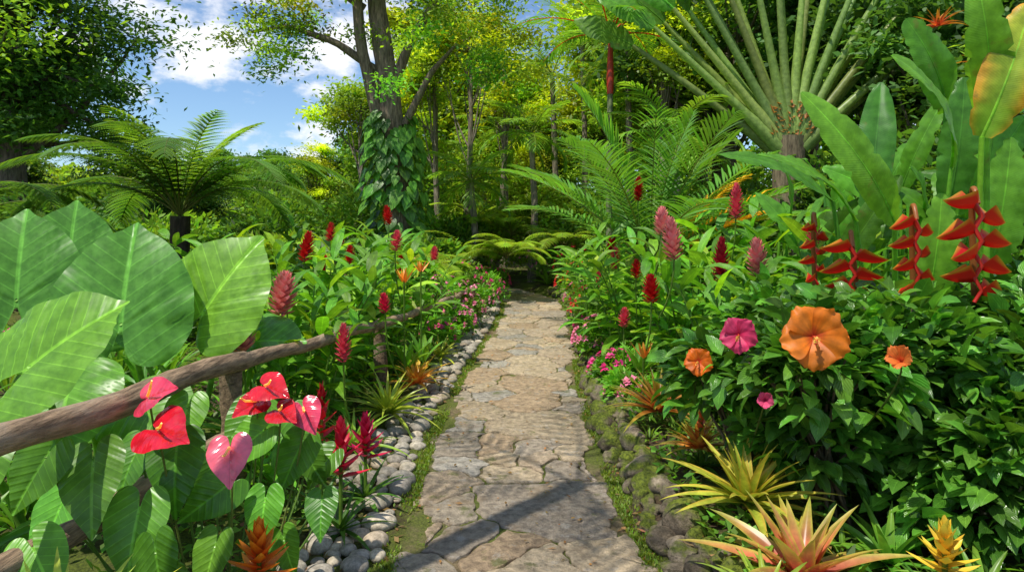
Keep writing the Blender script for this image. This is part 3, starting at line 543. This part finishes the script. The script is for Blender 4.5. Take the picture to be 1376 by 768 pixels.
def hib(mb,p,d,D,col,throat,close=1.0):
    d=nrm(d);X=nrm(np.cross(d,[0.1,.2,1]));Yv=np.cross(d,X);Rr=D/2
    for k in range(5):
        a0=k*6.283/5+.3;rho=np.linspace(.0,1,14)[:,None];s=np.linspace(-1,1,15)[None];ph=R.uniform(0,6)
        pr=np.sin(np.pi*np.clip(rho*.87+.03,0,1)**1.6)**.6
        px=Rr*rho*(1.05-.20*s**2*rho)*close+0*s;py=Rr*.57*s*pr*close
        z=Rr*(.50*rho**.8-.30*rho**3+.15*s*np.minimum(1,rho*2)+.05*np.sin(s*7+ph)*rho**2+.025*np.sin(rho*14+s*3+ph)*rho)
        if close<1: z=z+Rr*rho*(1-close)*1.8
        px=px+Rr*.035*np.sin(s*9+ph)*rho**4
        e1=X*math.cos(a0)+Yv*math.sin(a0);e2=-X*math.sin(a0)+Yv*math.cos(a0)
        V=A(p)+px[...,None]*e1+py[...,None]*e2+z[...,None]*d
        w=np.clip(1-rho*3.2,0,1)[...,None]+0*s[...,None];st=(.86+.14*np.cos(s*16)[...,None]*np.clip(1.2-rho,0,1)[...,None]);C=A(col)*R.uniform(.85,1.1)*st*(1-w)+A(throat)*w;U=np.zeros(V.shape)
        i=(np.arange(13)*15)[:,None]+np.arange(14)[None];mb.add(V,np.stack([i,i+1,i+16,i+15],-1).reshape(-1,4),C.reshape(-1,3),U+.5,2)
    if close==1:
        e=A(p)+d*Rr*.95+A([-.15*Rr,0,-.25*Rr]);q=bez(p,A(p)+d*Rr*.6,e,8);tube(mb,q,np.linspace(.055,.035,8)*Rr,6,(.7,.08,.04),2)
        m=50;t=R.uniform(.45,1,m)[:,None];b=(1-t)**2*A(p)+2*t*(1-t)*(A(p)+d*Rr*.6)+t*t*e;diam(mb,b,R.uniform(0,6.3,m),R.normal(0,.6,m),Rr*.14,Rr*.06,(.85,.6,.12),2)
    tube(mb,bez(A(p)+A([.05,.35,-.35]),A(p)-d*.1+A([0,0,-.05]),p,6),.004,5,(.1,.16,.03),2)
hib(mb,(1.235,2.75,1.135),(-.2,-1,.2),.26,(.92,.25,.02),(.55,.02,.02));hib(mb,(1.08,3.2,1.07),(-.3,-1,.1),.17,(.88,.06,.20),(.4,.0,.05))
hib(mb,(.945,3.4,.90),(-.3,-1,.3),.14,(.92,.19,.01),(.6,.03,.02));hib(mb,(1.52,2.62,1.06),(-.5,-.6,.4),.15,(.88,.24,.05),(.6,.04,.02),.62)
hib(mb,(1.13,3.0,.81),(-.3,-1,.3),.1,(.85,.10,.26),(.5,.0,.1),.7)
mb.obj('hibiscus_shrub',[GLOSS,BARK,PETAL])
# ---------------------------------------------------------------- ginger beds
RED=(.62,.012,.015);PK=(.82,.08,.13);PK2=(.88,.25,.25)
def gbed(name,cl,fl):
    mb=MB()
    for c in cl: ginger(mb,*c)
    for p,L,r,col in fl:
        p=A(p,float);L*=1.15;r*=1.2;conefl(mb,p-A([0,0,L*.5]),(R.normal(0,.12),R.normal(0,.12),1),L,r,col,int(34+L*110),A(col)*1.15)
        tube(mb,bez(p+A([R.normal(0,.08),.12,-.6]),p-A([0,0,.4]),p-A([0,0,L*.45]),6),.007,5,(.1,.2,.03),0)
    mb.obj(name,[RIBB,BRACT])
gl=(.085,.23,.02)
gbed('red_ginger_plants',[((-1.75,5.4),16,.4,1.1,.42,.085,gl),((-2.1,6.6),20,.6,1.35,.45,.085,gl),((-1.5,7.4),16,.45,1.15,.42,.08,gl),((-2.9,8.0),18,.7,1.35,.45,.085,(.07,.19,.02)),((-1.6,9.4),18,.6,1.2,.42,.08,gl),((-2.6,10.8),18,.8,1.4,.45,.085,(.08,.21,.02)),((-1.5,4.8),10,.2,.8,.34,.07,gl),((-1.25,6.9),9,.22,.7,.32,.06,gl),((-1.35,5.7),8,.15,.85,.34,.07,gl)],
 [((-1.95,6.3,1.37),.24,.055,RED),((-1.85,6.6,1.15),.2,.05,RED),((-1.15,6.6,1.42),.17,.045,PK),((-1.6,6.6,1.28),.15,.04,RED),((-1.02,5.4,.95),.13,.035,(.75,.02,.08)),((-1.62,4.7,1.09),.26,.075,PK2),((-1.13,4.5,.79),.22,.04,PK),((-1.68,4.2,.86),.13,.07,PK2),((-1.65,9,1.7),.22,.05,RED),((-1.9,7,1.5),.16,.04,(.6,.03,.03)),((-2.3,9,1.4),.2,.05,RED),((-1.3,8,1.1),.18,.05,RED),((-1.1,9.5,1.15),.18,.05,PK)])
gbed('pink_ginger_plants',[((1.6,5.8),16,.4,1.25,.45,.085,gl),((1.45,7.0),18,.45,1.35,.42,.08,(.08,.21,.02)),((2.3,6.4),20,.6,1.5,.45,.09,(.07,.2,.02)),((1.45,8.6),16,.5,1.1,.4,.075,gl),((1.8,10.4),16,.6,1.2,.4,.075,gl),((1.75,4.9),14,.35,1.15,.42,.085,gl),((2.8,5.6),16,.5,1.5,.45,.09,(.07,.2,.02)),((1.5,12.4),14,.5,1.2,.4,.07,gl),((1.35,5.5),8,.15,.8,.3,.06,gl)],
 [((1.22,5.05,1.47),.27,.06,PK2),((1.35,6.1,1.6),.2,.05,PK2),((2.0,6,1.79),.27,.05,PK),((1.72,4.7,1.35),.22,.055,PK2),((1.55,5,1.32),.28,.05,(.4,.01,.03)),((1.04,5.0,1.1),.17,.05,RED),((1.5,8,2.0),.25,.05,RED),((1.2,6.5,1.15),.15,.04,RED),((1.25,5.6,1.62),.18,.05,PK2),((2.35,5.2,1.5),.2,.05,PK),((1.15,7.5,1.2),.2,.05,PK),((1.3,9,1.3),.22,.055,RED),((1.0,6.0,.75),.14,.04,PK),((1.05,8.2,.95),.16,.045,PK)])
# orange heliconia + flowers amid beds
mb=MB()
for p,s in(((-.95,5.9,1.2),1),((-.83,6.1,1.28),.8),((.98,5.0,.72),.9)):
    p=A(p);rosette(mb,p-[0,0,.12],9,.17*s,.04*s,(.8,.22,.02),(.85,.38,.04),.7,1.5,-.2,1,bractp);tube(mb,[p-[0,-.03,.9],p-[0,0,.1]],.008,5,(.1,.2,.03),0)
    rosette(mb,A([p[0],p[1]+.15,gz(p[0],p[1])+.3]),9,.34,.06,gl,gl,.9,1.4,.6,0,lance)
mb.obj('orange_heliconia',[RIBB,BRACT])
# ---------------------------------------------------------------- elephant ear
mb=MB()
EC=(.065,.20,.03);EL=(.12,.28,.03)
for o,tip,nh,L,c in [((-2.33,4.0,1.00),(-.05,.25,1),(.15,-1,.4),.64,EC),((-1.92,4.2,1.06),(.42,.2,.75),(.05,-.9,.55),.56,EL),((-2.12,2.95,.97),(.5,.1,.45),(-.1,-.8,.7),.46,(.10,.25,.025)),((-3.1,4.2,1.12),(-.1,.2,1),(.3,-1,.5),.60,EC),((-2.75,4.7,1.0),(.3,.3,.8),(.1,-1,.6),.55,EC),((-1.75,4.4,.82),(.7,-.1,.1),(0,-.6,.9),.4,EC),((-2.25,3.4,.75),(.2,-.5,-.4),(0,-.6,.8),.42,(.08,.22,.022)),((-3.0,5.2,.9),(-.4,-.2,.5),(0,-1,.6),.5,EC),((-2.5,3.0,.6),(.1,-.4,-.5),(.1,-.7,.7),.42,(.08,.21,.02)),((-3.7,5.6,1.2),(0,.1,1),(.3,-1,.6),.6,EC),((-2.0,3.6,.62),(.5,-.3,-.2),(0,-.6,.8),.38,(.08,.22,.02))]:
    heart(mb,o,tip,nh,L,c,0,.16,.26,.012,1.12,6.5,.022,HR);o=A(o);tube(mb,bez((-2.35+.35*(o[0]+2.3),o[1]+.35,0),(o[0],o[1]+.35,o[2]*.6),o,12),np.linspace(.026,.011,12),8,(.13,.28,.05),1)
mb.obj('elephant_ear_plant',[HEART,LEAF])
# ---------------------------------------------------------------- anthurium
mb=MB();AG=(.07,.20,.022)
AL=[((-1.36,2.72,.68),.24),((-1.56,2.5,.70),.25),((-1.13,3.0,.66),.2),((-.97,3.08,.58),.2),((-1.68,2.42,.76),.2),((-1.42,2.55,.50),.24),((-1.2,2.8,.5),.2),((-1.62,2.9,.62),.2),((-1.25,3.2,.7),.2),((-.9,3.3,.45),.17),((-1.3,2.45,.4),.2),((-1.05,2.85,.42),.18),((-1.75,2.6,.5),.22),((-1.1,3.4,.62),.19),((-1.5,3.1,.75),.2),((-1.15,2.6,.35),.18),((-.85,3.0,.36),.16),((-1.6,2.25,.5),.2),((-1.0,3.25,.5),.18),((-1.35,3.0,.5),.2),((-1.2,2.4,.3),.18),((-.95,2.8,.28),.15),((-1.3,3.5,.6),.2)]
for o,L in AL:
    heart(mb,o,(R.normal(0,.35),-.45,-.8+R.normal(0,.2)),(R.normal(0,.35),-.8,.6+R.normal(0,.15)),L*1.05,cv(AG,1,.45)[0],0,R.uniform(.1,.35),R.uniform(.1,.3),.005,.95,6.5,.014);tube(mb,bez((o[0]*.5-.62,o[1]*.5+1.45,.02),(o[0],o[1]+.1,o[2]*.7),o,8),.005,5,(.1,.2,.04),0)
for o,L,c,tip in [((-1.46,2.7,.90),.15,(.64,.04,.09),(.7,-.3,.35)),((-1.37,2.6,.80),.19,(.56,.01,.025),(.7,-.5,.0)),((-1.10,3.0,.87),.14,(.54,.01,.02),(.7,-.4,-.1)),((-1.14,3.0,.80),.12,(.54,.01,.02),(-.5,-.6,-.2)),((-1.02,2.95,.775),.12,(.54,.015,.025),(.6,-.5,-.1)),((-.93,3.0,.77),.13,(.64,.05,.11),(.4,-.4,-.5)),((-1.10,2.62,.72),.15,(.72,.12,.18),(.2,-.6,-.75))]:
    heart(mb,o,tip,(0,-.75,.75),L,c,2,.15,.4,.006,1.2,5,.02);o=A(o);t=nrm(tip)
    tube(mb,[o+[0,-.01,.01],o+t*L*.3+[0,-.045,.035],o+t*L*.45+[0,-.06,.06]],[.006,.0055,.003],7,(.75,.6,.25),0);tube(mb,bez((o[0]*.5-.62,o[1]*.5+1.45,.02),(o[0]-.03,o[1]+.12,o[2]*.7),o,9),.0045,5,(.14,.2,.05),0)
mb.obj('anthurium_plant',[HEART,LEAF,SPATHE])
# ---------------------------------------------------------------- bromeliads
def brom(pos,n,L,W,c0,c1,name='bromeliad',**k):
    mb=MB();p=A([pos[0],pos[1],gz(pos[0],pos[1])+pos[2]]);rosette(mb,p,n,L,W,c0,c1,**k)
    mb.obj(name,[BPET,BRACT])
brom((1.12,3.2,.12),44,.46,.07,(.26,.42,.05),(.42,.44,.07),e0=.1,e1=1.4,droop=.6,ce=(.48,.34,.06))
brom((1.16,2.68,.04),28,.48,.09,(.6,.04,.12),(.26,.32,.06),e0=.25,e1=1.35,droop=.5,ce=(.40,.40,.07),v=.12)
brom((1.04,4.75,.12),40,.5,.05,(.40,.09,.03),(.24,.28,.04),e0=.15,e1=1.3,droop=.7)
brom((1.10,3.95,.14),28,.28,.05,(.55,.16,.04),(.32,.38,.05),e0=.1,e1=1.2,droop=.6)
brom((.95,2.5,.04),20,.32,.04,(.16,.32,.04),(.26,.38,.05),e0=.3,e1=1.2,droop=1.0)
brom((-.98,5.3,.12),40,.52,.05,(.30,.42,.05),(.36,.44,.06),e0=.1,e1=1.35,droop=.9)
brom((-.88,6.2,.12),30,.44,.055,(.75,.28,.06),(.5,.44,.07),e0=.1,e1=1.25,droop=.7)
brom((-1.08,4.55,.08),34,.42,.045,(.16,.32,.04),(.26,.4,.05),e0=.1,e1=1.25,droop=.9)
brom((-.82,7.6,.08),28,.42,.05,(.3,.42,.05),(.42,.45,.07),e0=.1,e1=1.2,droop=.8)
brom((-1.02,6.9,.1),28,.44,.05,(.2,.36,.04),(.34,.42,.06),e0=.1,e1=1.2,droop=.8)
brom((-1.32,1.95,.18),24,.46,.06,(.26,.40,.04),(.42,.50,.06),e0=.5,e1=1.4,droop=.5)
brom((-1.05,2.15,-.02),20,.36,.055,(.2,.36,.04),(.36,.46,.06),e0=.2,e1=1.2,droop=.6)
brom((1.6,2.85,.02),22,.42,.055,(.08,.26,.03),(.16,.34,.04),e0=.2,e1=1.2,droop=.8)
brom((1.75,2.5,.02),20,.36,.05,(.08,.24,.03),(.14,.3,.04),e0=.2,e1=1.2,droop=.9)
def guzo(pos,*a,**k):
    mb=MB();guz(mb,A([pos[0],pos[1],gz(pos[0],pos[1])+.02]),*a,**k);mb.obj('guzmania_bromeliad',[LEAF,BRACT])
guzo((-.88,3.45),.5,.17,(.5,.01,.03),(.6,.02,.06),n=24);guzo((-.84,3.85),.42,.16,(.5,.01,.03),(.62,.02,.1),n=26,gl=.38);guzo((-1.05,3.7),.62,.14,(.5,.01,.02))
guzo((-.98,2.6),.34,.16,(.8,.12,.01),(.8,.28,.02),n=28,gl=.3);guzo((1.58,2.45),.32,.14,(.75,.45,.03),(.8,.6,.06),n=26,gl=.35);guzo((1.12,3.98),.3,.10,(.8,.12,.03),(.8,.25,.05),n=16,gl=.2)
# ---------------------------------------------------------------- low border plants
mb=MB()
for x,y,r,h,c in [(1.0,6.4,.26,.35,gl),(1.0,7.6,.3,.5,gl),(1.1,8.8,.3,.5,TM),(1.2,10,.35,.6,gl),(1.3,11.4,.4,.6,TM),(1.35,13,.5,.8,gl),(1.5,14.6,.6,1.0,TM),(-.95,8.4,.25,.35,gl),(-.8,9.2,.3,.45,gl),(-.7,10.2,.3,.5,TM),(-.55,11.6,.3,.5,gl),(-.45,12.8,.35,.55,gl),(-1.1,10.5,.5,.7,gl),(-.9,12.6,.5,.8,TM),(1.0,5.7,.2,.28,gl),(.3,17.2,.9,1.1,TB),(1.2,16.6,.8,1.3,gl),(-1.9,14,.7,.9,gl),(-3.5,9.5,.7,.6,TM),(-5,7.8,.8,.5,TM),(-.45,14.6,.4,.6,gl)]:
    bush(mb,(x,y,h*.5),(r,r,h*.6),1100 if y>9 else 1500,.075,.032,c,.4,0);blooms(mb,(x,y,h*.5),(r,r,h*.6),int(38*R.uniform(.6,1.3)),.08,[(.75,.05,.25),(.8,.03,.06),(.85,.25,.4),(.75,.03,.03)][R.integers(4)])
mb.obj('impatiens_plants',[TREEL,BRACT])
mb=MB()
def strapfill(n,x0,x1,y0,y1,L,W,c,k=12,e0=.5,prof=lance,cl=.95):
    for _ in range(n):
        x,y=R.uniform(x0,x1),R.uniform(y0,y1)
        if abs(x-cx(y))<cl: continue
        rosette(mb,(x,y,gz(x,y)),k,L*R.uniform(.7,1.2),W,cv(c,1,.35)[0],cv(A(c)*1.15,1,.3)[0],e0,1.35,1.1,0,prof,nseg=6)
strapfill(10,-1.9,-1.3,3.3,4.9,.45,.05,(.09,.25,.025),14);strapfill(34,-4.5,-1.5,4.5,9.5,.6,.06,(.07,.19,.02),14);strapfill(26,-8,-3,6,12,.8,.07,(.07,.18,.02));strapfill(40,-2.5,-.9,9,14,.5,.05,(.11,.24,.025),12,cl=1.15)
strapfill(24,1.2,3.0,5,12,.6,.06,(.07,.2,.02),14,cl=1.2);strapfill(14,-3.6,-1.9,2.2,4.5,.45,.06,(.07,.2,.02),12);strapfill(26,2.5,5.5,6.5,12,.9,.09,(.07,.18,.02),12);strapfill(30,-3,3,13.5,19,.9,.09,(.13,.27,.025),12,cl=1.3)
strapfill(14,1.3,2.6,2.3,3.2,.22,.03,(.09,.21,.02),9);strapfill(26,.92,1.25,2.6,8,.15,.02,(.12,.26,.03),10,cl=.86)
mb.obj('strap_leaf_plants',[LEAF])
# groundcover low leaves
mb=MB();N=34000;y=2+12*R.random(N)**1.3;sd=R.random(N)<.5;x=np.where(sd,cx(y)+.86+R.random(N)**1.3*2.6,cx(y)-1.1-R.random(N)**1.2*2.6)
k=np.sin(x*5+y*3)+np.sin(y*6-x*4)+R.normal(0,.6,N)>-.6;x,y=x[k],y[k];N=len(x)
diam(mb,np.stack([x,y,gz(x,y)+R.uniform(.01,.12,N)],-1),R.uniform(0,6.3,N),R.normal(.35,.35,N),R.uniform(.03,.09,N),R.uniform(.02,.04,N),cv((.07,.165,.02),N,.5,.2),0,R.normal(0,.4,N))
mb.obj('groundcover_plants',[TREEL])
# ---------------------------------------------------------------- light, sky, camera
sd=Vector((-.30,-.30,.90)).normalized();el=math.asin(sd.z);rot=math.atan2(sd.x,sd.y)
sun=bpy.data.lights.new('sun','SUN');sun.energy=5;sun.angle=math.radians(.5);sun.color=(1,.95,.84);so=bpy.data.objects.new('sun',sun);sc.collection.objects.link(so);so.rotation_euler=sd.to_track_quat('Z','Y').to_euler();so.location=(5,-5,20)
w=bpy.data.worlds.new('World');sc.world=w;w.use_nodes=True;nt=w.node_tree;nt.nodes.clear();L=nt.links
sky=nd(nt,'ShaderNodeTexSky');sky.sky_type='NISHITA';sky.sun_disc=False;sky.sun_elevation=el;sky.sun_rotation=rot;sky.dust_density=.3;sky.ozone_density=2
tc=nt.nodes.new('ShaderNodeTexCoord');mp=nt.nodes.new('ShaderNodeMapping');mp.inputs['Scale'].default_value=(1,1,1.8);mp.inputs['Location'].default_value=(.35,.0,.2);L.new(tc.outputs['Generated'],mp.inputs[0])
n1=noise(nt,5.2,9,mp.outputs[0],.58);f=ramp(nt,n1,.50,.62)
col=mixc(nt,f,mixc(nt,1.0,sky.outputs[0],(.85,.98,1.1),'MULTIPLY'),(7.6,7.7,8.0))
bg=nt.nodes.new('ShaderNodeBackground');bg.inputs[1].default_value=.145;L.new(col,bg.inputs[0]);o=nt.nodes.new('ShaderNodeOutputWorld');L.new(bg.outputs[0],o.inputs[0])
cam=bpy.data.cameras.new('camera');co=bpy.data.objects.new('camera',cam);sc.collection.objects.link(co);co.location=(0,0,1.6);co.rotation_euler=(math.pi/2,0,0)
cam.sensor_width=36;cam.lens=23.6;cam.shift_y=-.061;cam.clip_start=.05;cam.clip_end=2000;sc.camera=co
sc.view_settings.view_transform='Standard';sc.view_settings.look='None';sc.view_settings.exposure=0;sc.view_settings.gamma=1
